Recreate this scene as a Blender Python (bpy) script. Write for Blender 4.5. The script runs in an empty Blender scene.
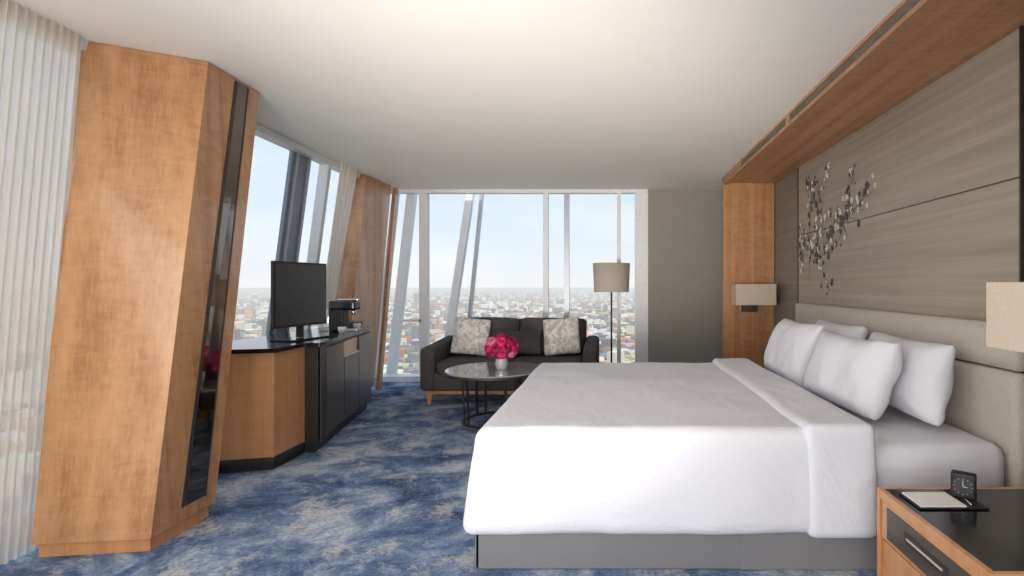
import bpy, math, random
from mathutils import Vector, Matrix, noise
import bmesh
random.seed(7)
S = bpy.context.scene
COL = S.collection

# ------------------------------------------------------------------ materials
def lin(c):
    return tuple(((v/255)/12.92 if v/255 <= .04045 else ((v/255+.055)/1.055)**2.4) for v in c)+(1,)
def newmat(name):
    m = bpy.data.materials.new(name); m.use_nodes = True
    nt = m.node_tree
    return m, nt, nt.nodes['Principled BSDF'], nt.nodes['Material Output']
def N(nt, t, **kw):
    n = nt.nodes.new(t)
    for k, v in kw.items():
        if k in n.inputs: n.inputs[k].default_value = v
        else: setattr(n, k, v)
    return n
def coords(nt, scale=(1,1,1), kind='Object', rot=(0,0,0)):
    tc = N(nt, 'ShaderNodeNewGeometry')
    mp = N(nt, 'ShaderNodeMapping')
    mp.inputs['Scale'].default_value = scale
    mp.inputs['Rotation'].default_value = rot
    nt.links.new(tc.outputs['Position'], mp.inputs['Vector'])
    return mp.outputs[0]
def ramp(nt, fac, stops):
    r = N(nt, 'ShaderNodeValToRGB')
    e = r.color_ramp.elements
    while len(e) < len(stops): e.new(.5)
    for i, (p, c) in enumerate(stops):
        e[i].position = p; e[i].color = c
    nt.links.new(fac, r.inputs[0])
    return r.outputs[0]
def bump(nt, bsdf, h, strength=.2, dist=.01):
    b = N(nt, 'ShaderNodeBump'); b.inputs['Strength'].default_value = strength
    b.inputs['Distance'].default_value = dist
    nt.links.new(h, b.inputs['Height']); nt.links.new(b.outputs[0], bsdf.inputs['Normal'])
    return b
def simple(name, c, rough=.5, metal=0, noise_amt=0.06, nscale=20, bmp=0, coat=0, stretch=(1,1,1), spec=.5):
    m, nt, b, o = newmat(name)
    L = lin(c)
    n = N(nt, 'ShaderNodeTexNoise'); n.inputs['Scale'].default_value = nscale; n.inputs['Detail'].default_value = 4
    nt.links.new(coords(nt, stretch), n.inputs['Vector'])
    lo = tuple(v*(1-noise_amt*2) for v in L[:3])+(1,)
    hi = tuple(min(1, v*(1+noise_amt*2)) for v in L[:3])+(1,)
    nt.links.new(ramp(nt, n.outputs['Fac'], [(.3, lo), (.7, hi)]), b.inputs['Base Color'])
    b.inputs['Roughness'].default_value = rough; b.inputs['Metallic'].default_value = metal
    b.inputs['Coat Weight'].default_value = coat
    b.inputs['Specular IOR Level'].default_value = spec
    if bmp: bump(nt, b, n.outputs['Fac'], bmp, .01)
    return m
def wood(name, c, rough=.22, axis='z', amt=.24, coat=.45):
    """figured maple/anigre veneer: long bands along the grain, cross-grain fiddleback mottling, pores"""
    m, nt, b, o = newmat(name)
    L = lin(c)
    lng = (8,8,.22) if axis == 'z' else (8,.22,8)
    crs = (2.2,2.2,5.5) if axis == 'z' else (2.2,5.5,2.2)
    por = (60,60,3) if axis == 'z' else (60,3,60)
    n = N(nt, 'ShaderNodeTexNoise'); n.inputs['Scale'].default_value = 1.6; n.inputs['Detail'].default_value = 5; n.inputs['Distortion'].default_value = .35
    nt.links.new(coords(nt, lng), n.inputs['Vector'])
    f = N(nt, 'ShaderNodeTexNoise'); f.inputs['Scale'].default_value = 3.2; f.inputs['Detail'].default_value = 5; f.inputs['Distortion'].default_value = 1.2
    nt.links.new(coords(nt, crs), f.inputs['Vector'])
    p = N(nt, 'ShaderNodeTexNoise'); p.inputs['Scale'].default_value = 1.5; p.inputs['Detail'].default_value = 3
    nt.links.new(coords(nt, por), p.inputs['Vector'])
    mx = N(nt, 'ShaderNodeMix'); mx.data_type = 'FLOAT'; mx.inputs[0].default_value = .34
    nt.links.new(n.outputs['Fac'], mx.inputs[2]); nt.links.new(f.outputs['Fac'], mx.inputs[3])
    m2 = N(nt, 'ShaderNodeMix'); m2.data_type = 'FLOAT'; m2.inputs[0].default_value = .22
    nt.links.new(mx.outputs[0], m2.inputs[2]); nt.links.new(p.outputs['Fac'], m2.inputs[3])
    d = tuple(v*k for v, k in zip(L[:3], (1-amt, 1-amt*1.3, 1-amt*1.6)))+(1,)
    h = tuple(min(1, v*k) for v, k in zip(L[:3], (1+amt*.8, 1+amt*.95, 1+amt*1.1)))+(1,)
    nt.links.new(ramp(nt, m2.outputs[0], [(.38, d), (.5, L), (.62, h)]), b.inputs['Base Color'])
    b.inputs['Roughness'].default_value = rough; b.inputs['Coat Weight'].default_value = coat
    b.inputs['Coat Roughness'].default_value = .07
    return m

M_wood = wood('honey_wood', (182,133,90))
M_wood_h = wood('honey_wood_horizontal', (182,134,94), axis='y', rough=.4, coat=.1)
M_wood2 = wood('honey_wood_cabinet', (196,140,92), rough=.35, amt=.15)
M_ceil = simple('ceiling_paint', (246,242,235), .8, noise_amt=.005, nscale=3)
M_frame = simple('window_frame_white', (228,229,230), .35, noise_amt=.02)
M_framegrey = simple('frame_grey_aluminium', (176,181,188), .35, .2, noise_amt=.03)
M_framedark = simple('frame_dark_blue_grey', (138,146,158), .4, .1, noise_amt=.04)
M_black = simple('black_gloss', (16,15,16), .14, noise_amt=.1)
M_blackm = simple('black_matte', (26,26,28), .5, noise_amt=.1)
M_mirror = simple('smoked_mirror', (128,118,108), .05, 1, noise_amt=.02)
M_dark = simple('dark_bronze_lacquer', (84,77,71), .3, .2, noise_amt=.08, nscale=6, stretch=(1,1,6))
M_dark2 = simple('dark_frame', (50,45,42), .4, noise_amt=.1)
M_chrome = simple('brushed_steel', (190,190,192), .22, 1, noise_amt=.03)
def linen():
    m, nt, b, o = newmat('white_linen')
    n = N(nt, 'ShaderNodeTexNoise'); n.inputs['Scale'].default_value = 2.2; n.inputs['Detail'].default_value = 4; n.inputs['Roughness'].default_value = .5; n.inputs['Distortion'].default_value = 1.0
    nt.links.new(coords(nt, (1.0,.7,1.0), rot=(0,0,.6)), n.inputs['Vector'])
    b.inputs['Base Color'].default_value = lin((222,222,228))
    b.inputs['Roughness'].default_value = .85; b.inputs['Specular IOR Level'].default_value = .2
    bump(nt, b, n.outputs['Fac'], .5, .05)
    return m
M_linen = linen()
M_skirt = simple('grey_bed_skirt', (128,127,129), .9, noise_amt=.02, nscale=120, bmp=.1, spec=.1)
M_sofa = simple('charcoal_upholstery', (80,75,73), .85, noise_amt=.12, nscale=90, bmp=.3, spec=.2)
M_lumbar = simple('charcoal_velvet', (66,61,60), .8, noise_amt=.15, nscale=30, bmp=.2)
M_shade = simple('lampshade_linen', (188,176,160), .9, noise_amt=.05, nscale=80, bmp=.1)
M_shade2 = simple('lampshade_cream', (208,192,172), .9, noise_amt=.03, nscale=80, bmp=.1)
M_paper = simple('paper', (232,230,224), .7, noise_amt=.01)
M_greywall = simple('taupe_wallcovering', (146,141,133), .7, noise_amt=.04, nscale=150, stretch=(1,1,.3), bmp=.03)
M_headboard = simple('headboard_fabric', (196,188,178), .85, noise_amt=.05, nscale=120, bmp=.2, spec=.2)

def panelmat(name, c, c2, c3):
    m, nt, b, o = newmat(name)
    n = N(nt, 'ShaderNodeTexNoise'); n.inputs['Scale'].default_value = 2.2; n.inputs['Detail'].default_value = 7; n.inputs['Roughness'].default_value = .6
    nt.links.new(coords(nt, (1,.3,11)), n.inputs['Vector'])
    nt.links.new(ramp(nt, n.outputs['Fac'], [(.28, lin(c)), (.5, lin(c2)), (.72, lin(c3))]), b.inputs['Base Color'])
    b.inputs['Roughness'].default_value = .45; b.inputs['Metallic'].default_value = .1
    bump(nt, b, n.outputs['Fac'], .04, .01)
    return m
M_panel = panelmat('silver_grey_silk_panel', (154,142,129), (168,156,142), (181,170,157))
M_panel_d = panelmat('silver_grey_silk_panel_border', (120,113,105), (131,124,116), (142,135,127))

def carpet():
    m, nt, b, o = newmat('blue_patterned_carpet')
    n1 = N(nt, 'ShaderNodeTexNoise'); n1.inputs['Scale'].default_value = 2.2; n1.inputs['Detail'].default_value = 10; n1.inputs['Roughness'].default_value = .7; n1.inputs['Distortion'].default_value = .5
    nt.links.new(coords(nt, (1,1.1,1), rot=(0,0,.5)), n1.inputs['Vector'])
    base = ramp(nt, n1.outputs['Fac'], [(.37, lin((62,78,108))), (.45, lin((92,111,144))), (.52, lin((126,144,171))), (.58, lin((164,176,192))), (.66, lin((200,203,206)))])
    n2 = N(nt, 'ShaderNodeTexNoise'); n2.inputs['Scale'].default_value = 3.3; n2.inputs['Detail'].default_value = 12; n2.inputs['Roughness'].default_value = .8
    nt.links.new(coords(nt, (1,1,1), rot=(0,0,1.1)), n2.inputs['Vector'])
    f2 = ramp(nt, n2.outputs['Fac'], [(.52, (0,0,0,1)), (.60, (1,1,1,1))])
    mx = N(nt, 'ShaderNodeMix'); mx.data_type = 'RGBA'
    mm = N(nt, 'ShaderNodeMath'); mm.operation = 'MULTIPLY'; mm.inputs[1].default_value = .68
    nt.links.new(f2, mm.inputs[0]); nt.links.new(mm.outputs[0], mx.inputs[0])
    nt.links.new(base, mx.inputs[6]); mx.inputs[7].default_value = lin((202,198,192))
    n3 = N(nt, 'ShaderNodeTexNoise'); n3.inputs['Scale'].default_value = 55; n3.inputs['Detail'].default_value = 3
    nt.links.new(coords(nt), n3.inputs['Vector'])
    f3 = ramp(nt, n3.outputs['Fac'], [(.35, (.78,.78,.79,1)), (.65, (1.14,1.14,1.14,1))])
    mu = N(nt, 'ShaderNodeMix'); mu.data_type = 'RGBA'; mu.blend_type = 'MULTIPLY'; mu.inputs[0].default_value = 1
    nt.links.new(mx.outputs[2], mu.inputs[6]); nt.links.new(f3, mu.inputs[7])
    nt.links.new(mu.outputs[2], b.inputs['Base Color'])
    b.inputs['Roughness'].default_value = 1; b.inputs['Specular IOR Level'].default_value = .1
    bump(nt, b, n3.outputs['Fac'], .5, .01)
    return m
M_carpet = carpet()

def glassmat(name, tint=(1,1,1,1), refl=.06):
    m, nt, b, o = newmat(name)
    t = N(nt, 'ShaderNodeBsdfTransparent'); t.inputs[0].default_value = tint
    if refl <= 0:
        nt.links.new(t.outputs[0], o.inputs[0]); return m
    g = N(nt, 'ShaderNodeBsdfGlossy'); g.inputs['Roughness'].default_value = .02
    mx = N(nt, 'ShaderNodeMixShader'); mx.inputs[0].default_value = refl
    nt.links.new(t.outputs[0], mx.inputs[1]); nt.links.new(g.outputs[0], mx.inputs[2]); nt.links.new(mx.outputs[0], o.inputs[0])
    return m
M_glass = glassmat('antireflective_window_glass', (.985,.992,.995,1), 0)
M_vase = glassmat('vase_glass', (.9,.92,.93,1), .2)
def sheer():
    m, nt, b, o = newmat('sheer_curtain_fabric')
    w = N(nt, 'ShaderNodeTexNoise'); w.inputs['Scale'].default_value = 30; w.inputs['Detail'].default_value = 3
    nt.links.new(coords(nt, (1,1,.05)), w.inputs['Vector'])
    d = N(nt, 'ShaderNodeBsdfDiffuse'); nt.links.new(ramp(nt, w.outputs['Fac'], [(.3, lin((222,213,202))), (.7, lin((240,233,224)))]), d.inputs[0])
    tl = N(nt, 'ShaderNodeBsdfTranslucent'); tl.inputs[0].default_value = lin((246,238,228))
    tr = N(nt, 'ShaderNodeBsdfTransparent')
    a = N(nt, 'ShaderNodeMixShader'); a.inputs[0].default_value = .5
    c = N(nt, 'ShaderNodeMixShader'); c.inputs[0].default_value = .2
    nt.links.new(d.outputs[0], a.inputs[1]); nt.links.new(tl.outputs[0], a.inputs[2])
    nt.links.new(a.outputs[0], c.inputs[1]); nt.links.new(tr.outputs[0], c.inputs[2]); nt.links.new(c.outputs[0], o.inputs[0])
    return m
M_sheer = sheer()
M_tabletop = simple('grey_smoked_glass_top', (150,151,154), .07, noise_amt=.03, nscale=3, coat=.5)
def cushionmat():
    m, nt, b, o = newmat('silver_pattern_cushion')
    n = N(nt, 'ShaderNodeTexNoise'); n.inputs['Scale'].default_value = 14; n.inputs['Detail'].default_value = 6; n.inputs['Distortion'].default_value = 1
    nt.links.new(coords(nt), n.inputs['Vector'])
    nt.links.new(ramp(nt, n.outputs['Fac'], [(.4, lin((176,170,164))), (.52, lin((210,204,198))), (.62, lin((228,223,218)))]), b.inputs['Base Color'])
    b.inputs['Roughness'].default_value = .7
    return m
M_cush = cushionmat()
M_art_d = simple('art_dark_bronze', (98,87,92), .4, .4)
M_art_l = simple('art_pearl', (232,228,222), .4, .1)
M_flA = simple('petal_magenta', (206,30,98), .6, noise_amt=.25, nscale=60)
M_flB = simple('petal_crimson', (148,16,62), .6, noise_amt=.25, nscale=60)
M_flC = simple('petal_pink', (232,112,152), .6, noise_amt=.2, nscale=60)
M_leaf = simple('leaf_green', (52,84,40), .5)
M_screen = simple('tv_screen', (62,62,65), .3, noise_amt=.03, coat=.3)

# ------------------------------------------------------------------ geometry helpers
def empty(name, loc):
    e = bpy.data.objects.new(name, None); e.location = loc; e.empty_display_size = .1
    COL.objects.link(e); return e
def mesh_obj(name, verts, faces, mat, parent=None, smooth=False, bevel=0, seg=2, mats=None, fmi=None, sub=0):
    verts = [Vector(v) for v in verts]
    c = sum(verts, Vector())/len(verts)
    me = bpy.data.meshes.new(name)
    me.from_pydata([tuple(v-c) for v in verts], [], faces)
    me.validate(); me.update()
    bm = bmesh.new(); bm.from_mesh(me); bmesh.ops.recalc_face_normals(bm, faces=bm.faces); bm.to_mesh(me); bm.free()
    for mm in (mats or [mat]): me.materials.append(mm)
    if fmi:
        for p, i in zip(me.polygons, fmi): p.material_index = i
    if smooth:
        for p in me.polygons: p.use_smooth = True
    o = bpy.data.objects.new(name, me); COL.objects.link(o)
    o.location = c
    if parent:
        o.parent = parent; o.matrix_parent_inverse = Matrix.Translation(-parent.location)
    if bevel:
        b = o.modifiers.new('bevel', 'BEVEL'); b.width = bevel; b.segments = seg; b.limit_method = 'ANGLE'
    if sub:
        s = o.modifiers.new('sub', 'SUBSURF'); s.levels = sub; s.render_levels = sub
    return o
BF = [(0,1,2,3),(7,6,5,4),(0,4,5,1),(1,5,6,2),(2,6,7,3),(3,7,4,0)]
def box(name, x0,x1,y0,y1,z0,z1, mat, parent=None, bevel=0):
    v = [(x0,y0,z0),(x1,y0,z0),(x1,y1,z0),(x0,y1,z0),(x0,y0,z1),(x1,y0,z1),(x1,y1,z1),(x0,y1,z1)]
    return mesh_obj(name, v, BF, mat, parent, bevel=bevel)
def hexa(name, bot, top, mat, parent=None, bevel=0):
    return mesh_obj(name, list(bot)+list(top), BF, mat, parent, bevel=bevel)
def prism(name, poly, z0, z1, mat, parent=None, bevel=0):
    n = len(poly)
    v = [(x,y,z0) for x,y in poly]+[(x,y,z1) for x,y in poly]
    f = [tuple(range(n)), tuple(range(2*n-1, n-1, -1))]+[(i,(i+1)%n,n+(i+1)%n,n+i) for i in range(n)]
    return mesh_obj(name, v, f, mat, parent, bevel=bevel)
def lathe(name, prof, loc, mat, parent=None, seg=40, smooth=True):
    v = []; f = []
    n = len(prof)
    for i in range(seg):
        a = 2*math.pi*i/seg
        for r, z in prof: v.append((loc[0]+r*math.cos(a), loc[1]+r*math.sin(a), loc[2]+z))
    for i in range(seg):
        j = (i+1) % seg
        for k in range(n-1): f.append((i*n+k, j*n+k, j*n+k+1, i*n+k+1))
    return mesh_obj(name, v, f, mat, parent, smooth=smooth)
def cyl(name, r, z0, z1, x, y, mat, parent=None, seg=40):
    e = min(r*.15, .004)
    return lathe(name, [(0.0001,0),(r-e,0),(r,e),(r,z1-z0-e),(r-e,z1-z0),(0.0001,z1-z0)], (x,y,z0), mat, parent, seg, smooth=r < .03)
def tube(name, pts, r, mat, parent=None, seg=8, smooth=True):
    v = []; f = []
    pts = [Vector(p) for p in pts]
    for i, p in enumerate(pts):
        d = (pts[min(i+1,len(pts)-1)]-pts[max(i-1,0)]).normalized()
        a = d.cross(Vector((0,0,1)) if abs(d.z) < .9 else Vector((1,0,0))).normalized(); b = d.cross(a)
        rr = r[i] if isinstance(r, list) else r
        for k in range(seg):
            t = 2*math.pi*k/seg; v.append(p+a*rr*math.cos(t)+b*rr*math.sin(t))
    for i in range(len(pts)-1):
        for k in range(seg):
            f.append((i*seg+k, i*seg+(k+1)%seg, (i+1)*seg+(k+1)%seg, (i+1)*seg+k))
    f.append(tuple(range(seg))); f.append(tuple(range(len(v)-1, len(v)-seg-1, -1)))
    return mesh_obj(name, v, f, mat, parent, smooth=smooth)
def rbox(name, x0,x1,y0,y1,z0,z1, r, mat, parent=None, step=.05, disp=None, rot=None, piv=None):
    idx = {}; V = []; F = []
    nx, ny, nz = [max(2, int(round((b-a)/step))) for a, b in ((x0,x1),(y0,y1),(z0,z1))]
    def coord(a, b, i, n):
        t = i/n
        return a+(b-a)*(t-0.10*math.sin(2*math.pi*t)/ (1 if n>4 else 2))
    def g(i, j, k):
        key = (i,j,k)
        if key not in idx:
            p = Vector((coord(x0,x1,i,nx), coord(y0,y1,j,ny), coord(z0,z1,k,nz)))
            q = Vector((min(max(p.x, x0+r), x1-r), min(max(p.y, y0+r), y1-r), min(max(p.z, z0+r), z1-r)))
            d = p-q
            if d.length > 1e-9: p = q+d.normalized()*r
            if disp: p = disp(p)
            idx[key] = len(V); V.append(p)
        return idx[key]
    for i in range(nx):
        for j in range(ny):
            F.append((g(i,j,0),g(i,j+1,0),g(i+1,j+1,0),g(i+1,j,0))); F.append((g(i,j,nz),g(i+1,j,nz),g(i+1,j+1,nz),g(i,j+1,nz)))
    for i in range(nx):
        for k in range(nz):
            F.append((g(i,0,k),g(i+1,0,k),g(i+1,0,k+1),g(i,0,k+1))); F.append((g(i,ny,k),g(i,ny,k+1),g(i+1,ny,k+1),g(i+1,ny,k)))
    for j in range(ny):
        for k in range(nz):
            F.append((g(0,j,k),g(0,j,k+1),g(0,j+1,k+1),g(0,j+1,k))); F.append((g(nx,j,k),g(nx,j+1,k),g(nx,j+1,k+1),g(nx,j,k+1)))
    if rot is not None:
        pv = Vector(piv) if piv else Vector(((x0+x1)/2,(y0+y1)/2,(z0+z1)/2))
        V = [pv+rot@(v-pv) for v in V]
    return mesh_obj(name, V, F, mat, parent, smooth=True)
def pillow(name, w, h, t, center, rot, mat, seed=0, n=34, parent=None, sag=0):
    V = []; F = []
    for s in (1, -1):
        for i in range(n+1):
            for j in range(n+1):
                u = -1+2*i/n; v = -1+2*j/n
                u = math.sin(u*math.pi/2)*.6+u*.4; v = math.sin(v*math.pi/2)*.6+v*.4
                x = u*w/2*(1-.035*(1-v*v)); y = v*h/2*(1-.05*(1-u*u))
                cr = max(0, abs(u)+abs(v)-1.7)/.3
                x *= 1-.03*cr; y *= 1-.05*cr
                if v > 0: y -= sag*(1-u*u)*v*h
                th = t/2*(max(0, (1-u**4))*max(0, (1-v**4)))**.55
                nv = noise.noise(Vector((x*5+seed*7, y*5, s*3)))*.022+noise.noise(Vector((x*12+seed, y*9, s)))*.010
                nv += .006*math.sin((abs(u)-abs(v))*9+seed)*(abs(u)*abs(v))
                nv *= min(1, th/(t*.2))
                V.append(Vector((x, y, s*(th+nv*min(1,t/.15)))))
    m = (n+1)**2
    for s in (0, 1):
        for i in range(n):
            for j in range(n):
                a = s*m+i*(n+1)+j
                q = (a, a+n+1, a+n+2, a+1)
                F.append(q if s == 0 else q[::-1])
    V = [Vector(center)+rot@v for v in V]
    o = mesh_obj(name, V, F, mat, parent, smooth=True)
    bm = bmesh.new(); bm.from_mesh(o.data); bmesh.ops.remove_doubles(bm, verts=bm.verts, dist=.0008); bmesh.ops.recalc_face_normals(bm, faces=bm.faces)
    for f in bm.faces: f.smooth = True
    bm.to_mesh(o.data); bm.free()
    return o
def frame_rot(right, up):
    r = Vector(right).normalized(); u = Vector(up); u = (u-r*u.dot(r)).normalized(); n = r.cross(u)
    return Matrix((r, u, n)).transposed()

# ------------------------------------------------------------------ room shell
H = 2.6
def gx(d, z):
    return -2.84-.045*(d-2.8)-.13*(H-z)
box('floor', -3.6, 2.1, -1.7, 7.25, -.12, 0, M_carpet)
prism('ceiling', [(-2.62,-1.7),(2.1,-1.7),(2.1,7.3),(-3.15,7.3),(-3.03,6.0)], H, H+.2, M_ceil)
box('wall_right', 1.93, 2.1, -1.7, 7.2, 0, H, M_panel_d)
box('wall_back', .475, 1.925, 7.05, 7.25, 0, H, M_greywall)
box('wall_near_right', 1.32, 1.925, -1.7, 1.36, 0, H, M_greywall)
box('baseboard_back', .48, 1.925, 7.03, 7.049, .001, .09, M_dark2)

niche = empty('wood_bed_niche', (1.6, 6.2, 0))
box('far_side_panel', 1.32, 1.925, 6.2, 6.3, 0, 2.598, M_wood, niche, .004)
box('near_side_panel', 1.32, 1.925, 1.37, 1.47, 0, 2.598, M_wood, niche, .004)
box('top_soffit', 1.36, 1.925, 1.475, 6.195, 2.515, 2.54, M_wood_h, niche)
box('fascia_lower', 1.32, 1.358, 1.475, 6.195, 2.495, 2.52, M_wood_h, niche)
box('fascia_upper', 1.32, 1.358, 1.475, 6.195, 2.578, 2.598, M_wood_h, niche)
for i, (a, b_) in enumerate([(1.475,1.8),(3.92,3.98),(5.4,6.195)]):
    box('fascia_block_%d' % i, 1.32, 1.358, a, b_, 2.52, 2.578, M_wood_h, niche)
M_gr = simple('grille_grey', (168,160,146), .5); M_grs = simple('grille_slat', (140,132,120), .4)
box('air_grille', 1.335, 1.35, 1.8, 5.4, 2.52, 2.578, M_gr, niche)
for i in range(5):
    z = 2.524+.011*i
    box('grille_slat_%d' % i, 1.326, 1.335, 1.8, 5.4, z, z+.004, M_grs, niche)

wp = empty('silk_wall_panel', (1.92, 4, 1.8))
box('panel_low', 1.915, 1.929, 2.45, 5.37, .9, 1.805, M_panel, wp, .003)
box('panel_high', 1.915, 1.929, 2.45, 5.37, 1.811, 2.514, M_panel, wp, .003)
box('seam_far', 1.910, 1.929, 5.374, 5.386, .9, 2.514, M_dark2, wp)
box('seam_near', 1.910, 1.929, 2.434, 2.446, .9, 2.514, M_dark2, wp)

hb = empty('headboard', (1.88, 3.8, 0))
rbox('headboard_pad_upper', 1.83, 1.91, 2.36, 5.25, .90, 1.12, .025, M_headboard, hb, step=.08)
rbox('headboard_pad_lower', 1.835, 1.91, 2.36, 5.25, .05, .897, .025, M_headboard, hb, step=.08)

# ------------------------------------------------------------------ columns (leaning)
def loftcol(name, bot, top, mat, parent, n=16):
    V = []; F = []
    for k in range(4):
        B0, B1 = Vector(bot[k]), Vector(bot[(k+1)%4]); T0, T1 = Vector(top[k]), Vector(top[(k+1)%4])
        b = len(V)
        for i in range(n+1):
            for j in range(n+1):
                V.append(B0.lerp(B1, j/n).lerp(T0.lerp(T1, j/n), i/n))
        for i in range(n):
            for j in range(n):
                a = b+i*(n+1)+j; F.append((a, a+1, a+n+2, a+n+1))
    b = len(V); V += [Vector(v) for v in bot]+[Vector(v) for v in top]
    F += [(b,b+3,b+2,b+1),(b+4,b+5,b+6,b+7)]
    return mesh_obj(name, V, F, mat, parent, smooth=True)
def column(name, b, t, strip=None):
    e = empty(name, (b[0][0], b[0][1], 0))
    loftcol('casing', [(x,y,.07) for x,y in b], [(x,y,2.597) for x,y in t], M_wood, e)
    bb = [(b[0][0]+.01,b[0][1]+.02),(b[1][0]-.02,b[1][1]+.02),(b[2][0]-.02,b[2][1]-.02),(b[3][0]+.01,b[3][1]-.02)]
    hexa('plinth', [(x,y,0.001) for x,y in bb], [(x,y,.07) for x,y in bb], M_wood2, e)
    if strip:
        B0, B1 = Vector((*b[1],.07)), Vector((*b[2],.07)); T0, T1 = Vector((*t[1],2.597)), Vector((*t[2],2.597))
        def pt(s, z): 
            f = (z-.07)/(2.597-.07)
            return (B0.lerp(B1, s)).lerp(T0.lerp(T1, s), f)
        o = Vector((.004,0,0)); i_ = Vector((-.02,0,0))
        (s0b, s1b), (s0t, s1t) = strip
        def strip_q(ab, cb, at, ct, z0=.14, z1=2.58): return [pt(ab,z0), pt(cb,z0), pt(ct,z1), pt(at,z1)]
        P = strip_q(s0b, s1b, s0t, s1t)
        hexa('smoked_mirror_strip', [p+o for p in P], [p+i_ for p in P], M_mirror, e)
        for q, P in enumerate((strip_q(s0b-.05, s0b, s0t-.05, s0t), strip_q(s1b, s1b+.02, s1t, s1t+.02))):
            hexa('strip_edge_%d' % q, [p+o*1.5 for p in P], [p+i_ for p in P], M_dark2, e)
    return e
column('wood_clad_column', [(-2.75,2.46),(-2.24,2.52),(-2.25,2.94),(-2.85,2.94)],
       [(-2.82,2.75),(-2.35,3.02),(-2.38,3.5),(-2.84,3.5)], ((.46,.78),(.54,.74)))
column('wood_clad_column', [(-3.22,5.6),(-2.9,5.62),(-2.9,6.3),(-3.22,6.3)],
       [(-3.2,6.08),(-2.9,6.1),(-2.9,6.8),(-3.2,6.8)])
hexa('wood_post', [(-2.93,6.42,0),(-2.89,6.42,0),(-2.89,6.5,0),(-2.93,6.5,0)], [(-2.93,6.92,2.598),(-2.89,6.92,2.598),(-2.89,7.0,2.598),(-2.93,7.0,2.598)], M_wood)

# ------------------------------------------------------------------ left window (leaning)
w1 = empty('window_1', (-3, 2, 0))
def gpane(name, d0, d1, z0, z1, off=0, th=.012, mat=M_glass, parent=w1):
    def q(d, z, o): return (gx(d, z)+off-o, d, z)
    return hexa(name, [q(d0,z0,0),q(d1,z0,0),q(d1,z1,0),q(d0,z1,0)], [q(d0,z0,th),q(d1,z0,th),q(d1,z1,th),q(d0,z1,th)], mat, parent)
gpane('glass', -1.7, 7.0, .03, H-.03)
gpane('rail_top', -1.7, 6.05, H-.06, H-.003, off=.05, th=.10, mat=M_frame)
gpane('rail_bottom', -1.7, 6.05, .0, .08, off=.05, th=.10, mat=M_frame)
for i, d in enumerate((-1.68, -.2, 1.3, 3.75, 5.35)):
    gpane('mullion_%d' % i, d, d+.06, .08, H-.06, off=.04, th=.10, mat=M_frame)
def outer(name, d0, d1, o0, o1, mat, par): 
    def q(d, z, o): return (gx(d, z)-o, d, z)
    return hexa(name, [q(d0,-.5,o0),q(d1,-.5,o0),q(d1,-.5,o1),q(d0,-.5,o1)], [q(d0,3.2,o0),q(d1,3.2,o0),q(d1,3.2,o1),q(d0,3.2,o1)], mat, par)
outer('structural_fin', 4.82, 5.12, .03, .06, M_framedark, w1)
outer('fin_flange', 4.87, 4.91, .015, .03, M_framegrey, w1)
outer('fin_flange_2', 5.08, 5.12, .015, .03, M_framegrey, w1)

# ------------------------------------------------------------------ back window
w2 = empty('window_2', (-1.3, 7.05, 0))
box('glass', -3.15, .46, 7.10, 7.112, .05, H-.01, M_glass, w2)
box('sill', -3.15, .47, 6.98, 7.2, 0.001, .07, M_frame, w2)
box('rail_top', -3.15, .47, 7.05, 7.16, H-.05, H-.002, M_frame, w2)
def vb(name, px0, px1, d=7.06, dep=.1, mat=M_frame):
    box(name, (px0-613)/520*d, (px1-613)/520*d, d, d+dep, .07, H-.05, mat, w2)
vb('mullion_1', 419, 427)
vb('mullion_2', 543, 548, mat=M_frame)
vb('mullion_3', 564, 569, mat=M_framegrey)
vb('mullion_4', 617, 621, mat=M_frame)
vb('mullion_5', 635, 648, mat=M_frame)
box('transom', -3.0, -2.6, 7.06, 7.12, .80, .83, M_frame, w2)
def lean(name, xt, xb, w, y, mat, dep=.12, z0=-.5, z1=3.1):
    hexa(name, [(xb,y,z0),(xb+w,y,z0),(xb+w,y+dep,z0),(xb,y+dep,z0)], [(xt,y,z1),(xt+w,y,z1),(xt+w,y+dep,z1),(xt,y+dep,z1)], mat, w2)
lean('outer_strut_1', -2.08, -2.62, .10, 7.6, M_frame)
lean('outer_strut_2', -1.90, -2.26, .035, 7.6, M_framegrey)
lean('outer_strut_3', -2.84, -3.25, .11, 7.3, M_frame)
lean('outer_strut_4', -3.05, -3.42, .06, 7.3, M_framegrey)

w3 = empty('added_window_rear', (0, -1.65, 0))  # unseen rear window, added so sky light fills the room
box('rail_bottom', -3.2, 1.31, -1.7, -1.6, 0.001, .1, M_frame, w3)
box('rail_top', -2.7, 1.31, -1.7, -1.6, H-.08, H-.002, M_frame, w3)
for i, x in enumerate((-2.6, -1.3, 0, 1.25)):
    box('mullion_%d' % i, x, x+.06, -1.7, -1.6, .1, H-.08, M_frame, w3)

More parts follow.
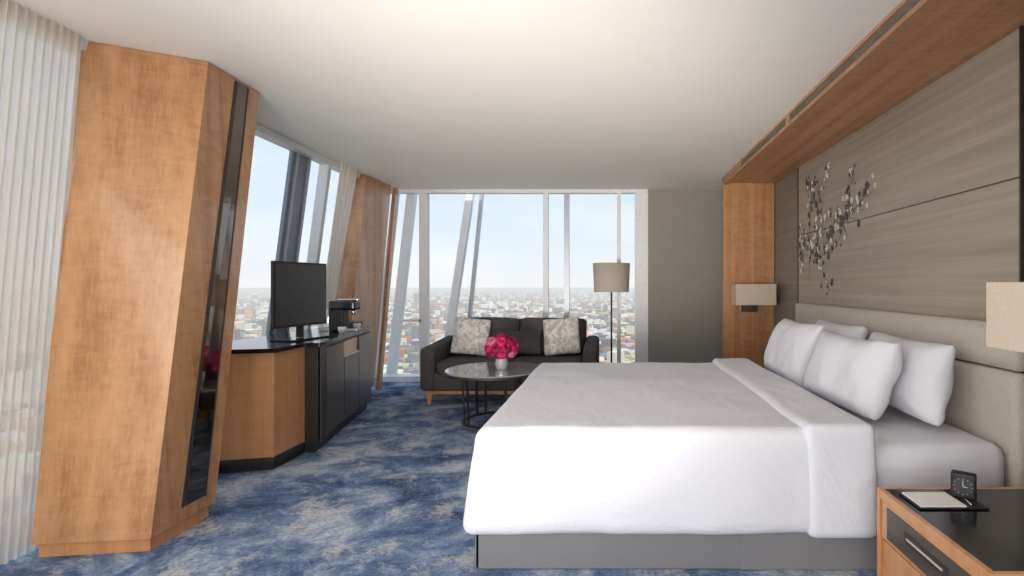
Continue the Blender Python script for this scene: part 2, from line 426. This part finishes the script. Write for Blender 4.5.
# ------------------------------------------------------------------ curtains
def curtain(name, d0t, d1t, d0b, d1b, off, amp=.035, folds=14, n=200, z0=.02, z1=H-.004, straight=0):
    V = []; F = []; rows = 10
    for r in range(rows+1):
        f = r/rows; z = z0+(z1-z0)*f
        for i in range(n+1):
            t = i/n
            d = (d0b+(d1b-d0b)*t)*(1-f)+(d0t+(d1t-d0t)*t)*f
            ph = t*folds*2*math.pi
            a = amp*(1+.3*math.sin(t*17))*(1-.25*f)
            V.append((gx(d, z)+off+straight*.13*(H-z)+a*math.sin(ph+.6*math.sin(3*t*6)), d+.3*amp*math.cos(ph*2), z))
    for r in range(rows):
        for i in range(n): F.append((r*(n+1)+i, r*(n+1)+i+1, (r+1)*(n+1)+i+1, (r+1)*(n+1)+i))
    return mesh_obj(name, V, F, M_sheer, None, smooth=True)
curtain('sheer_curtain', .3, 2.705, .1, 2.54, .075, folds=60, n=720, amp=.014, straight=.85)
curtain('sheer_curtain', 5.42, 5.80, 5.40, 5.55, .13, amp=.02, folds=7, n=120)

# ------------------------------------------------------------------ bed
bed = empty('bed', (.6, 3.36, 0))
box('bed_base', -.56, 1.82, 2.42, 4.32, .04, .30, M_skirt, bed, .01)
box('skirt_near', -.63, 1.80, 2.372, 2.395, .003, .32, M_skirt, bed, .006)
box('skirt_near_overlap', .58, 1.80, 2.367, 2.3715, .003, .32, M_skirt, bed, .002)
box('skirt_far', -.63, 1.80, 4.34, 4.355, .003, .32, M_skirt, bed, .004)
box('skirt_foot', -.63, -.61, 2.372, 4.355, .003, .32, M_skirt, bed, .004)
def mdisp(p):
    n = noise.noise(p*3.0)*.006+noise.noise(p*8)*.003; return p+Vector((0,0,n))
rbox('mattress', -.55, 1.825, 2.38, 4.36, .28, .560, .07, M_linen, bed, step=.04, disp=mdisp)
def ddisp(p):
    q = p.copy()
    top = max(0, min(1, (p.z-.50)/.12))
    side = 1-top
    q.z += top*(noise.noise(Vector((p.x*1.6, p.y*1.6, 0)))*.012+noise.noise(Vector((p.x*5, p.y*3, 3)))*.006)
    hang = side*max(0, (.6-p.z)/.45)
    s = p.x*1.0+p.y*.8
    f = (math.sin(s*6+2*noise.noise(Vector((s*1.2,0,0))))*.009+noise.noise(Vector((p.x*3,p.y*3,p.z*1.2)))*.02+noise.noise(Vector((p.x*9,p.y*9,p.z*2)))*.006)*hang
    if p.y < 2.40: q.y += -f-.012*hang
    elif p.y > 4.3: q.y += f
    if p.x < -.57: q.x += -f*1.0-.045*hang
    cf = max(0, 1-math.hypot(p.x+.62, p.y-2.35)/.28)
    q.x -= cf*hang*.02; q.y -= cf*hang*.02*math.sin(6*(p.x-p.y))
    if p.z < .2: q.z += noise.noise(Vector((p.x*1.5,p.y*1.5,1)))*.003
    return q
rbox('duvet', -.635, 1.12, 2.335, 4.41, .165, .65, .065, M_linen, bed, step=.028, disp=ddisp)
def fdisp(p):
    q = ddisp(p); q.x += .015*noise.noise(Vector((p.y*1.3,p.z*2,5)))+ (.04*(3.3-p.y)*.5)
    return q
rbox('duvet_fold', .85, 1.17, 2.32, 4.43, .157, .678, .04, M_linen, bed, step=.025, disp=fdisp)

def lean_pillow(x_bot, y0, y1, h, leanx, yaw, t, seed, z=.555, sag=.03):
    cy = (y0+y1)/2; w = abs(y1-y0)
    right = Vector((math.sin(yaw), -math.cos(yaw), 0))
    up = Vector((leanx, 0, 1)).normalized()
    R = frame_rot(right, up)
    c = Vector((x_bot, cy, z+t*.18))+up*h*.5
    return pillow('pillow', w, h, t, c, R, M_linen, seed, sag=sag)
lean_pillow(1.60, 2.55, 3.36, .43, .20, 0, .20, 1)
lean_pillow(1.60, 3.46, 4.26, .45, .20, 0, .20, 2)
lean_pillow(1.30, 2.66, 3.44, .44, .36, .10, .22, 3)
lean_pillow(1.27, 3.52, 4.30, .47, .36, .02, .22, 4)

# ------------------------------------------------------------------ nightstands
def nightstand(y0, y1):
    e = empty('nightstand', (1.5, (y0+y1)/2, 0))
    X0, X1, Z = 1.09, 1.905, .465
    if y0 > 4: X1 = 1.82
    box('side_panel_1', X0, X1, y1-.02, y1, 0.001, Z, M_wood2, e, .003)
    box('side_panel_2', X0, X1, y0, y0+.02, 0.001, Z, M_wood2, e, .003)
    box('top_rim', X0, X0+.022, y0+.02, y1-.02, Z-.035, Z, M_wood2, e, .002)
    box('top_glass', X0+.022, X1, y0+.02, y1-.02, Z-.02, Z-.001, M_black, e)
    box('drawer_front', X0+.008, X0+.03, y0+.025, y1-.025, .27, Z-.04, M_wood2, e, .002)
    box('drawer_inlay', X0+.004, X0+.012, y0+.07, y1-.07, .285, Z-.055, M_dark, e, .002)
    box('drawer_pull_plate', X0+.0, X0+.008, y0+.2, y1-.2, .335, .375, M_dark2, e, .002)
    box('drawer_handle', X0-.004, X0+.006, y0+.22, y1-.22, .352, .360, M_shade, e, .002)
    box('lower_front', X0+.012, X0+.03, y0+.025, y1-.025, .03, .262, M_wood2, e, .002)
    box('carcass', X0+.03, X1, y0+.02, y1-.02, .02, Z-.025, M_dark2, e)
nightstand(1.50, 2.15)
nightstand(4.62, 5.22)
cl = empty('alarm_clock', (1.40, 2.03, .466))
ax = Vector((-.62,-.78,0)).normalized(); sd = Vector((.78,-.62,0)); cc = Vector((1.375,2.04,.466+.05))
def orient_box(name, c, hx, hy, hz, mat, par, bev=.004):
    P = []
    for z in (-hz, hz):
        for u, v in ((-1,-1),(1,-1),(1,1),(-1,1)): P.append(Vector(c)+sd*u*hx+ax*v*hy+Vector((0,0,z)))
    return mesh_obj(name, P, BF, mat, par, bevel=bev)
orient_box('clock_case', cc, .042, .022, .049, M_blackm, cl, .008)
tube('clock_dial', [cc+ax*.022, cc+ax*.024], .034, simple('clock_face', (52,52,54), .3), cl, 36, False)
for i in range(12):
    a = i*math.pi/6; p = cc+ax*.0245+sd*math.cos(a)*.028+Vector((0,0,math.sin(a)*.028))
    tube('tick_%d' % i, [p, p+sd*math.cos(a)*.004+Vector((0,0,math.sin(a)*.004))], .0008, M_paper, cl, 6)
tube('clock_hand_1', [cc+ax*.0255, cc+ax*.0255+Vector((0,0,.024))], .0012, M_paper, cl)
tube('clock_hand_2', [cc+ax*.0255, cc+ax*.0255+sd*.016], .0012, M_paper, cl)
npd = empty('notepad', (1.26, 2.03, .466))
prism('leather_holder', [(1.14,1.93),(1.40,1.93),(1.40,2.08),(1.14,2.08)], .4655, .471, M_blackm, npd, .002)
prism('paper_block', [(1.15,1.94),(1.32,1.94),(1.32,2.07),(1.15,2.07)], .471, .476, M_paper, npd)
tube('pen', [(1.345,1.95,.475),(1.37,2.06,.475)], .004, M_chrome, npd)

# ------------------------------------------------------------------ sconces
def sconce(y0, y1, wall_y):
    e = empty('wall_sconce', (1.6, wall_y, 1.2))
    x0, x1 = (1.40, 1.86)
    t = .006; z0, z1 = 1.07, 1.31
    box('shade_side_1', x0, x0+t, y0, y1, z0, z1, M_shade2, e)
    box('shade_side_2', x1-t, x1, y0, y1, z0, z1, M_shade2, e)
    box('shade_side_3', x0+t, x1-t, y0, y0+t, z0, z1, M_shade2, e)
    box('shade_side_4', x0+t, x1-t, y1-t, y1, z0, z1, M_shade2, e)
    box('shade_diffuser', x0+t, x1-t, y0+t, y1-t, z0+.01, z0+.016, M_shade2, e)
    ym = (y0+y1)/2
    s = 1 if wall_y > ym else -1
    box('back_plate', 1.52, 1.72, min(wall_y, wall_y-s*.02), max(wall_y, wall_y-s*.02), .98, 1.16, M_dark, e, .003)
    yy = sorted((ym, wall_y-s*.02))
    box('arm', 1.60, 1.63, yy[0], yy[1], 1.03, 1.05, M_dark, e, .003)
    cyl('stem', .012, 1.05, 1.2, 1.615, ym, M_dark, e, 16)
sconce(5.92, 6.14, 6.199)
sconce(1.66, 1.95, 1.471)

# ------------------------------------------------------------------ wall art
def art():
    V = []; F = []; MI = []
    X = 1.911
    def poly(pts, mi):
        b = len(V); V.extend([(X-random.uniform(0,.004), p[0], p[1]) for p in pts]); F.append(tuple(range(b, b+len(pts)))); MI.append(mi)
    def blossom(y, z, r, mi):
        k = random.choice((4,5,5)); a0 = random.random()*6
        for i in range(k):
            a = a0+i*2*math.pi/k
            cy, cz = y+math.cos(a)*r*.6, z+math.sin(a)*r*.6
            poly([(cy+math.cos(a+q)*r*.5*(1 if s % 2 == 0 else .85), cz+math.sin(a+q)*r*.5) for s, q in enumerate([j*math.pi/4 for j in range(8)])], mi)
    def branch(pts, w):
        for i in range(len(pts)-1):
            (y0,z0),(y1,z1) = pts[i], pts[i+1]
            dy, dz = y1-y0, z1-z0; L = math.hypot(dy,dz)+1e-6; ny, nz = -dz/L*w/2, dy/L*w/2
            poly([(y0+ny,z0+nz),(y1+ny,z1+nz),(y1-ny,z1-nz),(y0-ny,z0-nz)], 0)
    def grow(y, z, ang, L, w, dep):
        pts = [(y, z)]; n = int(L/.05)
        for i in range(n):
            ang += random.uniform(-.22,.22)
            y += math.cos(ang)*.05; z += math.sin(ang)*.05
            z = min(z, 2.3); y = min(y, 5.33); pts.append((y,z))
            if random.random() < .65: 
                blossom(y+random.uniform(-.06,.06), z+random.uniform(-.06,.06), random.uniform(.011,.030), 0 if random.random() < .6 else 1)
            if dep and random.random() < .25: grow(y, z, ang+random.choice((-1,1))*random.uniform(.5,1.0), L*.45, w*.6, dep-1)
        branch(pts, w)
    grow(5.25, 1.42, 1.75, .60, .006, 1)
    grow(5.05, 1.34, 1.5, .90, .007, 2)
    grow(4.85, 1.40, 1.75, .85, .006, 2)
    grow(5.1, 1.50, 2.4, .55, .006, 2)
    grow(4.9, 1.52, 2.7, .95, .006, 2)
    grow(4.6, 1.66, 2.3, .6, .005, 1)
    grow(5.2, 1.5, 1.2, .5, .005, 1)
    grow(4.7, 1.6, 1.4, .6, .005, 1)
    return mesh_obj('blossom_wall_art', V, F, None, None, mats=[M_art_d, M_art_l], fmi=MI)
_state = random.getstate(); random.seed(33)
art()
random.setstate(_state)

# ------------------------------------------------------------------ minibar cabinet
cab = empty('minibar_cabinet', (-2.7, 4.5, 0))
prism('stone_top', [(-3.02,3.44),(-2.34,3.60),(-2.34,3.95),(-2.23,3.95),(-2.56,5.56),(-3.02,5.56)], .83, .86, M_black, cab, .003)
prism('wood_carcass', [(-3.0,3.48),(-2.37,3.63),(-2.37,4.0),(-3.0,4.0)], .09, .83, M_wood2, cab, .004)
prism('door_carcass', [(-3.0,4.0),(-2.27,4.0),(-2.59,5.54),(-3.0,5.54)], .09, .83, M_dark2, cab, .002)
prism('plinth', [(-2.98,3.52),(-2.39,3.66),(-2.39,4.03),(-2.31,4.03),(-2.61,5.52),(-2.98,5.52)], .001, .09, M_dark2, cab)
prism('wood_base_trim', [(-3.0,3.475),(-2.365,3.625),(-2.365,3.97),(-3.0,3.97)], .06, .10, M_dark2, cab)
p0 = Vector((-2.262,4.02)); p1 = Vector((-2.582,5.53)); dv = (p1-p0); nrm = Vector((-dv.y, dv.x)).normalized()
if nrm.x < 0: nrm = -nrm
def facepanel(name, a, b_, z0, z1, out, mat, bev=.003, base=.0):
    A = p0+dv*a; B = p0+dv*b_
    q = [A+nrm*base, B+nrm*base, B+nrm*out, A+nrm*out]
    prism(name, [(v.x, v.y) for v in q], z0, z1, mat, cab, bev)
facepanel('corner_post', -.01, .05, .09, .83, .016, M_dark2)
facepanel('door_1', .06, .36, .11, .80, .016, M_dark)
facepanel('door_2', .37, .67, .11, .66, .016, M_dark)
facepanel('open_shelf_back', .37, .67, .67, .80, .003, M_wood2)
facepanel('shelf_lip', .37, .67, .662, .672, .02, M_chrome)
facepanel('door_3', .68, .98, .11, .80, .016, M_dark)

tv = empty('television', (-2.55, 4.2, .86))
A = Vector((-2.575,3.95)); B = Vector((-2.49,4.52)); d_ = (B-A).normalized(); n_ = Vector((d_.y,-d_.x))
def tvp(name, a, b_, z0, z1, o0, o1, mat, bev=.004):
    L = (B-A).length
    q = [A+d_*a*L+n_*o0, A+d_*b_*L+n_*o0, A+d_*b_*L+n_*o1, A+d_*a*L+n_*o1]
    prism(name, [(v.x,v.y) for v in q], z0, z1, mat, tv, bev)
tvp('bezel', 0, 1, .965, 1.485, -.03, .0, M_blackm)
tvp('screen', .02, .98, .985, 1.468, 0, .002, M_screen, 0)
tvp('rear_housing', .25, .75, 1.02, 1.3, -.07, -.03, M_blackm, .01)
tvp('neck', .44, .56, .875, .99, -.03, -.01, M_blackm)
tvp('stand_base', .15, .85, .861, .873, -.12, .10, M_black)

cm = empty('coffee_machine', (-2.62, 4.98, .86))
box('body', -2.70, -2.56, 4.93, 5.05, .861, 1.10, M_blackm, cm, .015)
box('head', -2.70, -2.45, 4.92, 5.06, 1.06, 1.15, M_black, cm, .02)
box('lever', -2.64, -2.44, 4.965, 5.015, 1.15, 1.17, M_chrome, cm, .006)
box('drip_tray', -2.56, -2.43, 4.93, 5.05, .861, .885, M_chrome, cm, .004)
cyl('spout', .018, 1.02, 1.06, -2.49, 4.99, M_chrome, cm, 20)
box('water_tank', -2.81, -2.70, 4.94, 5.04, .861, 1.08, M_vase, cm, .01)
def cup(x, y):
    e = empty('coffee_cup', (x, y, .861))
    lathe('cup_body', [(.0001,.0),(.02,.0),(.024,.004),(.034,.03),(.036,.055),(.033,.055),(.03,.03),(.0001,.008)], (x,y,.861), M_paper, e, 24)
    tube('cup_handle', [(x+.033+.02*math.sin(t*math.pi/6), y, .861+.012+.032*t/6) for t in range(7)], .003, M_paper, e)
cup(-2.48, 4.76); cup(-2.56, 5.2)
tb = empty('capsule_box', (-2.66, 5.33, .861))
box('box_base', -2.72, -2.60, 5.27, 5.40, .861, .91, M_dark2, tb, .004)
box('box_lid', -2.723, -2.597, 5.267, 5.403, .911, .925, M_dark, tb, .003)

# ------------------------------------------------------------------ sofa
sofa = empty('sofa', (-1.12, 6.05, 0))
def cdisp(seed, amp=.008):
    return lambda p: p+Vector((noise.noise(p*4+Vector((seed,0,0)))*amp, noise.noise(p*4+Vector((0,seed,0)))*amp, noise.noise(p*4+Vector((0,0,seed)))*amp))
rbox('seat_base', -2.05, -.20, 5.62, 6.50, .15, .34, .025, M_sofa, sofa)
def adisp(p):
    q = p.copy()
    if p.z > .4: q.z += (p.y-5.6)*.06-.02
    return q
rbox('arm_left', -2.09, -1.93, 5.60, 6.52, .15, .64, .045, M_sofa, sofa, disp=adisp)
rbox('arm_right', -.33, -.17, 5.60, 6.52, .15, .64, .045, M_sofa, sofa, disp=adisp)
R_ = Matrix.Rotation(math.radians(-8), 3, 'X')
rbox('back_frame', -1.93, -.33, 6.40, 6.56, .2, .88, .05, M_sofa, sofa)
rbox('seat_cushion_1', -1.92, -1.132, 5.60, 6.30, .33, .47, .045, M_sofa, sofa, disp=cdisp(1))
rbox('seat_cushion_2', -1.125, -.34, 5.60, 6.30, .33, .47, .045, M_sofa, sofa, disp=cdisp(2))
rbox('back_cushion_1', -1.90, -1.13, 6.22, 6.40, .46, .90, .06, M_sofa, sofa, disp=cdisp(3,.015), rot=R_)
rbox('back_cushion_2', -1.125, -.36, 6.22, 6.40, .46, .90, .06, M_sofa, sofa, disp=cdisp(4,.015), rot=R_)
box('wood_rail', -2.04, -.22, 5.66, 6.46, .11, .15, M_wood2, sofa, .004)
for i, (x, y) in enumerate(((-2.0,5.68),(-.24,5.68),(-2.0,6.44),(-.24,6.44))):
    hexa('leg_%d' % i, [(x-.018,y-.018,.001),(x+.018,y-.018,.001),(x+.018,y+.018,.001),(x-.018,y+.018,.001)],
         [(x-.035,y-.03,.12),(x+.035,y-.03,.12),(x+.035,y+.03,.12),(x-.035,y+.03,.12)], M_wood2, sofa)
def tp(name, x, y, z, w, h, mat, tilt=.25, roll=0, seed=0, t=.13):
    up = Vector((math.sin(roll), tilt, math.cos(roll))).normalized()
    R = frame_rot((math.cos(roll),0,-math.sin(roll)), up)
    return pillow(name, w, h, t, (x,y,z), R, mat, seed, 20)
tp('throw_pillow', -1.66, 6.08, .70, .43, .44, M_cush, .22, .10, 5)
tp('throw_pillow', -.60, 6.08, .70, .43, .44, M_cush, .22, -.08, 6)
tp('lumbar_pillow', -1.13, 6.10, .625, .60, .30, M_lumbar, .25, 0, 7)

# ------------------------------------------------------------------ coffee table
ct = empty('coffee_table', (-1.13, 5.0, 0))
cyl('glass_top', .46, .485, .50, -1.13, 4.98, M_tabletop, ct, 72)
cyl('rim', .47, .465, .486, -1.13, 4.98, M_dark2, ct, 72)
lathe('base_ring', [(.28,0),(.31,0),(.31,.02),(.28,.02),(.28,0)], (-1.13,4.98,.001), M_dark2, ct, 48, False)
lathe('upper_ring', [(.30,0),(.33,0),(.33,.02),(.30,.02),(.30,0)], (-1.13,4.98,.445), M_dark2, ct, 48, False)
for i in range(4):
    for s in (-.16, .16):
        an = math.radians(40+90*i)+s
        c, sn = math.cos(an), math.sin(an)
        x, y = -1.13+.295*c, 4.98+.295*sn; x2, y2 = -1.13+.315*c, 4.98+.315*sn
        tx, ty = -sn*.014, c*.014
        hexa('leg_%d_%d' % (i, s > 0), [(x-tx-.01*c,y-ty-.01*sn,.02),(x+tx-.01*c,y+ty-.01*sn,.02),(x+tx,y+ty,.02),(x-tx,y-ty,.02)],
             [(x2-tx-.01*c,y2-ty-.01*sn,.446),(x2+tx-.01*c,y2+ty-.01*sn,.446),(x2+tx,y2+ty,.446),(x2-tx,y2-ty,.446)], M_dark2, ct)
fv = empty('flower_vase', (-1.06, 4.95, .5))
lathe('vase', [(.0001,.0),(.045,.0),(.05,.01),(.062,.05),(.055,.09),(.062,.105),(.058,.105),(.05,.09),(.056,.05),(.045,.014),(.0001,.012)], (-1.06,4.95,.5), simple('vase_ceramic', (205,200,200), .15, .3), fv, 32)
def bloom(c, r, mat, seed):
    V = []; F = []
    random.seed(seed)
    axis = Vector(c)-Vector((-1.06,4.95,.62)); axis = axis.normalized()
    for layer in range(5):
        npet = 6+layer; open_ = .25+.27*layer
        for k in range(npet):
            a0 = 2*math.pi*(k+.5*layer)/npet+random.uniform(-.1,.1)
            b = len(V)
            for i in range(5):
                t = i/4
                for j in range(5):
                    s = (j-2)/2
                    th = open_*t**.8+.08; wd = .75*math.sin(math.pi*min(1,.15+t*.8))*s*(2.6/npet*2)
                    rr = r*(.25+.75*math.sin(t*math.pi*.55))*(1+.06*math.sin(j*3+k))
                    pol = min(th*1.6, 2.4)
                    V.append(Vector((rr*math.sin(pol)*math.cos(a0+wd), rr*math.sin(pol)*math.sin(a0+wd), rr*math.cos(pol))))
            for i in range(4):
                for j in range(4): F.append((b+i*5+j, b+i*5+j+1, b+(i+1)*5+j+1, b+(i+1)*5+j))
    q = Vector((0,0,1)).rotation_difference(axis)
    V = [Vector(c)+q@v for v in V]
    mesh_obj('bloom', V, F, mat, fv, smooth=True)
k = 0
for (ph, cnt, rad) in ((0,1,.0),(.75,6,.095),(1.35,8,.115),(1.8,6,.10)):
    for i in range(cnt):
        a = 2*math.pi*i/max(cnt,1)+ph
        c = Vector((-1.06,4.95,.685))+Vector((rad*math.cos(a), rad*math.sin(a), .10*math.cos(ph)))
        bloom(c, .055, (M_flA, M_flB, M_flC, M_flB, M_flA)[(k*3) % 5], k+5); k += 1
for i in range(9):
    a = i*.7
    tube('stem_%d' % i, [(-1.06+.01*math.cos(a),4.95+.01*math.sin(a),.53),(-1.06+.04*math.cos(a),4.95+.04*math.sin(a),.64)], .004, M_leaf, fv)
random.seed(99)

# ------------------------------------------------------------------ floor lamp
LX, LY = -.02, 6.72
fl = empty('floor_lamp', (LX, LY, 0))
cyl('base', .13, .001, .025, LX, LY, M_dark2, fl)
cyl('pole', .012, .025, 1.45, LX, LY, M_dark2, fl, 16)
lathe('shade', [(.225,0),(.24,.37),(.236,.37),(.221,0),(.225,0)], (LX,LY,1.21), M_shade, fl, 48)
for i in range(3):
    a = i*2.094
    tube('spider_%d' % i, [(LX,LY,1.44),(LX+.235*math.cos(a),LY+.235*math.sin(a),1.54)], .003, M_chrome, fl)
lathe('bulb', [(.0001,0),(.015,.0),(.02,.02),(.035,.06),(.03,.09),(.0001,.105)], (LX,LY,1.42), M_paper, fl, 20)

# ------------------------------------------------------------------ city
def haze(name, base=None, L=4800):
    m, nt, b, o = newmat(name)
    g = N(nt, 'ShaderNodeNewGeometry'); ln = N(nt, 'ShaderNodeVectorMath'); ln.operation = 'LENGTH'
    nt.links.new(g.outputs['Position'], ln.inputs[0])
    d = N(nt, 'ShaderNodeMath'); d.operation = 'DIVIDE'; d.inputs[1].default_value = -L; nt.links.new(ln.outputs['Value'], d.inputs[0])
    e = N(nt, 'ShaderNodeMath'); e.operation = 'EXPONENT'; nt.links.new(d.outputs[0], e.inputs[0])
    df = N(nt, 'ShaderNodeBsdfDiffuse')
    if base: 
        n = N(nt, 'ShaderNodeTexNoise'); n.inputs['Scale'].default_value = .006; n.inputs['Detail'].default_value = 8
        nt.links.new(g.outputs['Position'], n.inputs['Vector'])
        nt.links.new(ramp(nt, n.outputs['Fac'], [(.4, lin(base[0])), (.6, lin(base[1]))]), df.inputs[0])
    else:
        at = N(nt, 'ShaderNodeAttribute'); at.attribute_name = 'bcol'
        br = N(nt, 'ShaderNodeTexBrick'); br.inputs['Scale'].default_value = .22; br.inputs['Color1'].default_value = (.5,.52,.55,1); br.inputs['Color2'].default_value = (.65,.65,.65,1); br.inputs['Mortar'].default_value = (1,1,1,1); br.inputs['Mortar Size'].default_value = .06
        sp = N(nt, 'ShaderNodeSeparateXYZ'); nt.links.new(g.outputs['Position'], sp.inputs[0])
        ad = N(nt, 'ShaderNodeMath'); ad.operation = 'ADD'; nt.links.new(sp.outputs[0], ad.inputs[0]); nt.links.new(sp.outputs[1], ad.inputs[1])
        cb = N(nt, 'ShaderNodeCombineXYZ'); nt.links.new(ad.outputs[0], cb.inputs[0]); nt.links.new(sp.outputs[2], cb.inputs[1]); nt.links.new(cb.outputs[0], br.inputs['Vector'])
        mu = N(nt, 'ShaderNodeMix'); mu.data_type = 'RGBA'; mu.blend_type = 'MULTIPLY'
        sn = N(nt, 'ShaderNodeSeparateXYZ'); nt.links.new(g.outputs['Normal'], sn.inputs[0])
        ng = N(nt, 'ShaderNodeMath'); ng.operation = 'LESS_THAN'; ng.inputs[1].default_value = .5; nt.links.new(sn.outputs[2], ng.inputs[0]); nt.links.new(ng.outputs[0], mu.inputs[0])
        nt.links.new(at.outputs['Color'], mu.inputs[6]); nt.links.new(br.outputs['Color'], mu.inputs[7]); nt.links.new(mu.outputs[2], df.inputs[0])
    em = N(nt, 'ShaderNodeEmission'); em.inputs[0].default_value = lin((228,231,231)); em.inputs[1].default_value = 1.0  # aerial haze painted in: emission mixed over the diffuse colour by distance
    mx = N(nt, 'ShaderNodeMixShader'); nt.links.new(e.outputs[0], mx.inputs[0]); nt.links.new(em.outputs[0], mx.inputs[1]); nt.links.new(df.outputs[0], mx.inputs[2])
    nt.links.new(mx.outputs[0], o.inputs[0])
    return m
GZ = -150
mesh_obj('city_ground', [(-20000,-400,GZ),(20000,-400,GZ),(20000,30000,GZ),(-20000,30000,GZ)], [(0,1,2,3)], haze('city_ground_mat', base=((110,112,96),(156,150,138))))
def city():
    V = []; F = []; C = []
    pal = [(222,210,192),(202,168,136),(172,116,90),(236,230,220),(146,140,136),(120,124,132),(212,190,162),(104,108,114),(188,140,110),(242,240,232),(230,218,202),(98,112,80),(84,100,68)]
    for i in range(18000):
        r = 330*math.exp(random.random()*3.5); th = math.radians(random.uniform(-80, 48))
        x, y = r*math.sin(th), r*math.cos(th)
        w = random.uniform(9, 22)*(1+r/7000); l = random.uniform(12, 38)*(1+r/7000)
        c = random.choice(pal)
        h = random.uniform(10, 22)
        if random.random() < .02: h = random.uniform(30, 50)
        if random.random() < .001: h = random.uniform(70, 110); w *= .8; l = w
        if c[1] > c[0] and c[1] > c[2]: h = random.uniform(8, 14)
        a = random.choice((.3, .3, 1.1, -.4))+random.uniform(-.1,.1); ca, sa = math.cos(a), math.sin(a)
        b = len(V)
        base = [(x+ca*u*w/2-sa*v*l/2, y+sa*u*w/2+ca*v*l/2) for u, v in ((-1,-1),(1,-1),(1,1),(-1,1))]
        V += [(p[0],p[1],GZ) for p in base]+[(p[0],p[1],GZ+h) for p in base]
        F += [tuple(b+q for q in f) for f in ((4,5,6,7),(0,1,5,4),(1,2,6,5),(2,3,7,6),(3,0,4,7))]
        L = lin(c); roof = lin(tuple(min(255, v*random.uniform(.75,1.15)) for v in c))
        C += [roof]+[L]*4
    me = bpy.data.meshes.new('city_buildings'); me.from_pydata(V, [], F); me.update()
    at = me.attributes.new('bcol', 'FLOAT_COLOR', 'FACE')
    flat = []
    for c in C: flat += list(c)
    at.data.foreach_set('color', flat)
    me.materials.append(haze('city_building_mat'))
    o = bpy.data.objects.new('city_buildings', me); COL.objects.link(o)
city()

# ------------------------------------------------------------------ world & lights
w = bpy.data.worlds.new('sky'); S.world = w; w.use_nodes = True
nt = w.node_tree; bg = nt.nodes['Background']
tc = N(nt, 'ShaderNodeTexCoord'); sp = N(nt, 'ShaderNodeSeparateXYZ'); nt.links.new(tc.outputs['Generated'], sp.inputs[0])
base = ramp(nt, sp.outputs[2], [(.0, lin((232,234,234))), (.06, lin((224,233,239))), (.22, lin((204,223,240))), (.8, lin((170,202,232)))])
n = N(nt, 'ShaderNodeTexNoise'); n.inputs['Scale'].default_value = 3; n.inputs['Detail'].default_value = 6
mp = N(nt, 'ShaderNodeMapping'); mp.inputs['Scale'].default_value = (1,1,4); nt.links.new(tc.outputs['Generated'], mp.inputs[0]); nt.links.new(mp.outputs[0], n.inputs['Vector'])
cf = ramp(nt, n.outputs['Fac'], [(.46, (0,0,0,1)), (.78, (.7,.7,.7,1))])
mx = N(nt, 'ShaderNodeMix'); mx.data_type = 'RGBA'; nt.links.new(cf, mx.inputs[0]); nt.links.new(base, mx.inputs[6]); mx.inputs[7].default_value = lin((240,243,246))
nt.links.new(mx.outputs[2], bg.inputs[0]); bg.inputs[1].default_value = 1.15

def light(name, kind, loc, target, energy, color=(1,1,1), size=1, sy=None):
    l = bpy.data.lights.new(name, kind); l.energy = energy; l.color = color
    if kind == 'AREA':
        l.shape = 'RECTANGLE'; l.size = size; l.size_y = sy or size
    o = bpy.data.objects.new(name, l); o.location = loc
    o.rotation_euler = (Vector(target)-Vector(loc)).to_track_quat('-Z', 'Y').to_euler()
    COL.objects.link(o); return o
s = light('sun', 'SUN', (5,-20,30), (0,0,0), 3.2, (1,.95,.88)); s.data.angle = .02
s.rotation_euler = (Vector((-.45,.75,-.65))).to_track_quat('-Z', 'Y').to_euler()
light('added_fill_rear', 'AREA', (-.8,-1.5,1.5), (-.6,4,2.0), 60, (1,.96,.92), 3.6, 2.0)  # added fill lamp in the rear opening, boosts the daylight
light('added_fill_left', 'AREA', (-2.55,.6,1.4), (1,2.2,1.0), 44, (1,.97,.93), 2.4, 2.2)  # added fill lamp just inside the left glazing, out of view
light('added_fill_up', 'AREA', (-.9,-.5,.35), (-.7,2.2,2.6), 28, (1,.94,.87), 2.2, 1.4)  # unseen area lamp added low behind the camera to lift the ceiling
sp_ = light('added_fill_ceiling_spot', 'SPOT', (-.7,-1.0,.6), (-.4,5.6,2.7), 900, (1,.94,.87))  # unseen spot added behind the camera to brighten the far ceiling
sp_.data.spot_size = math.radians(52); sp_.data.spot_blend = 1; sp_.data.shadow_soft_size = .35

# ------------------------------------------------------------------ camera
cam = bpy.data.cameras.new('camera'); co = bpy.data.objects.new('camera', cam); COL.objects.link(co)
co.location = (0,0,1.3); co.rotation_euler = (math.radians(90),0,0)
cam.sensor_width = 36; cam.lens = 520/1024*36; cam.shift_x = -101/1024; cam.shift_y = -3/1024
cam.clip_end = 60000; cam.clip_start = .05
S.camera = co
S.view_settings.view_transform = 'Standard'
S.view_settings.exposure = 0.0
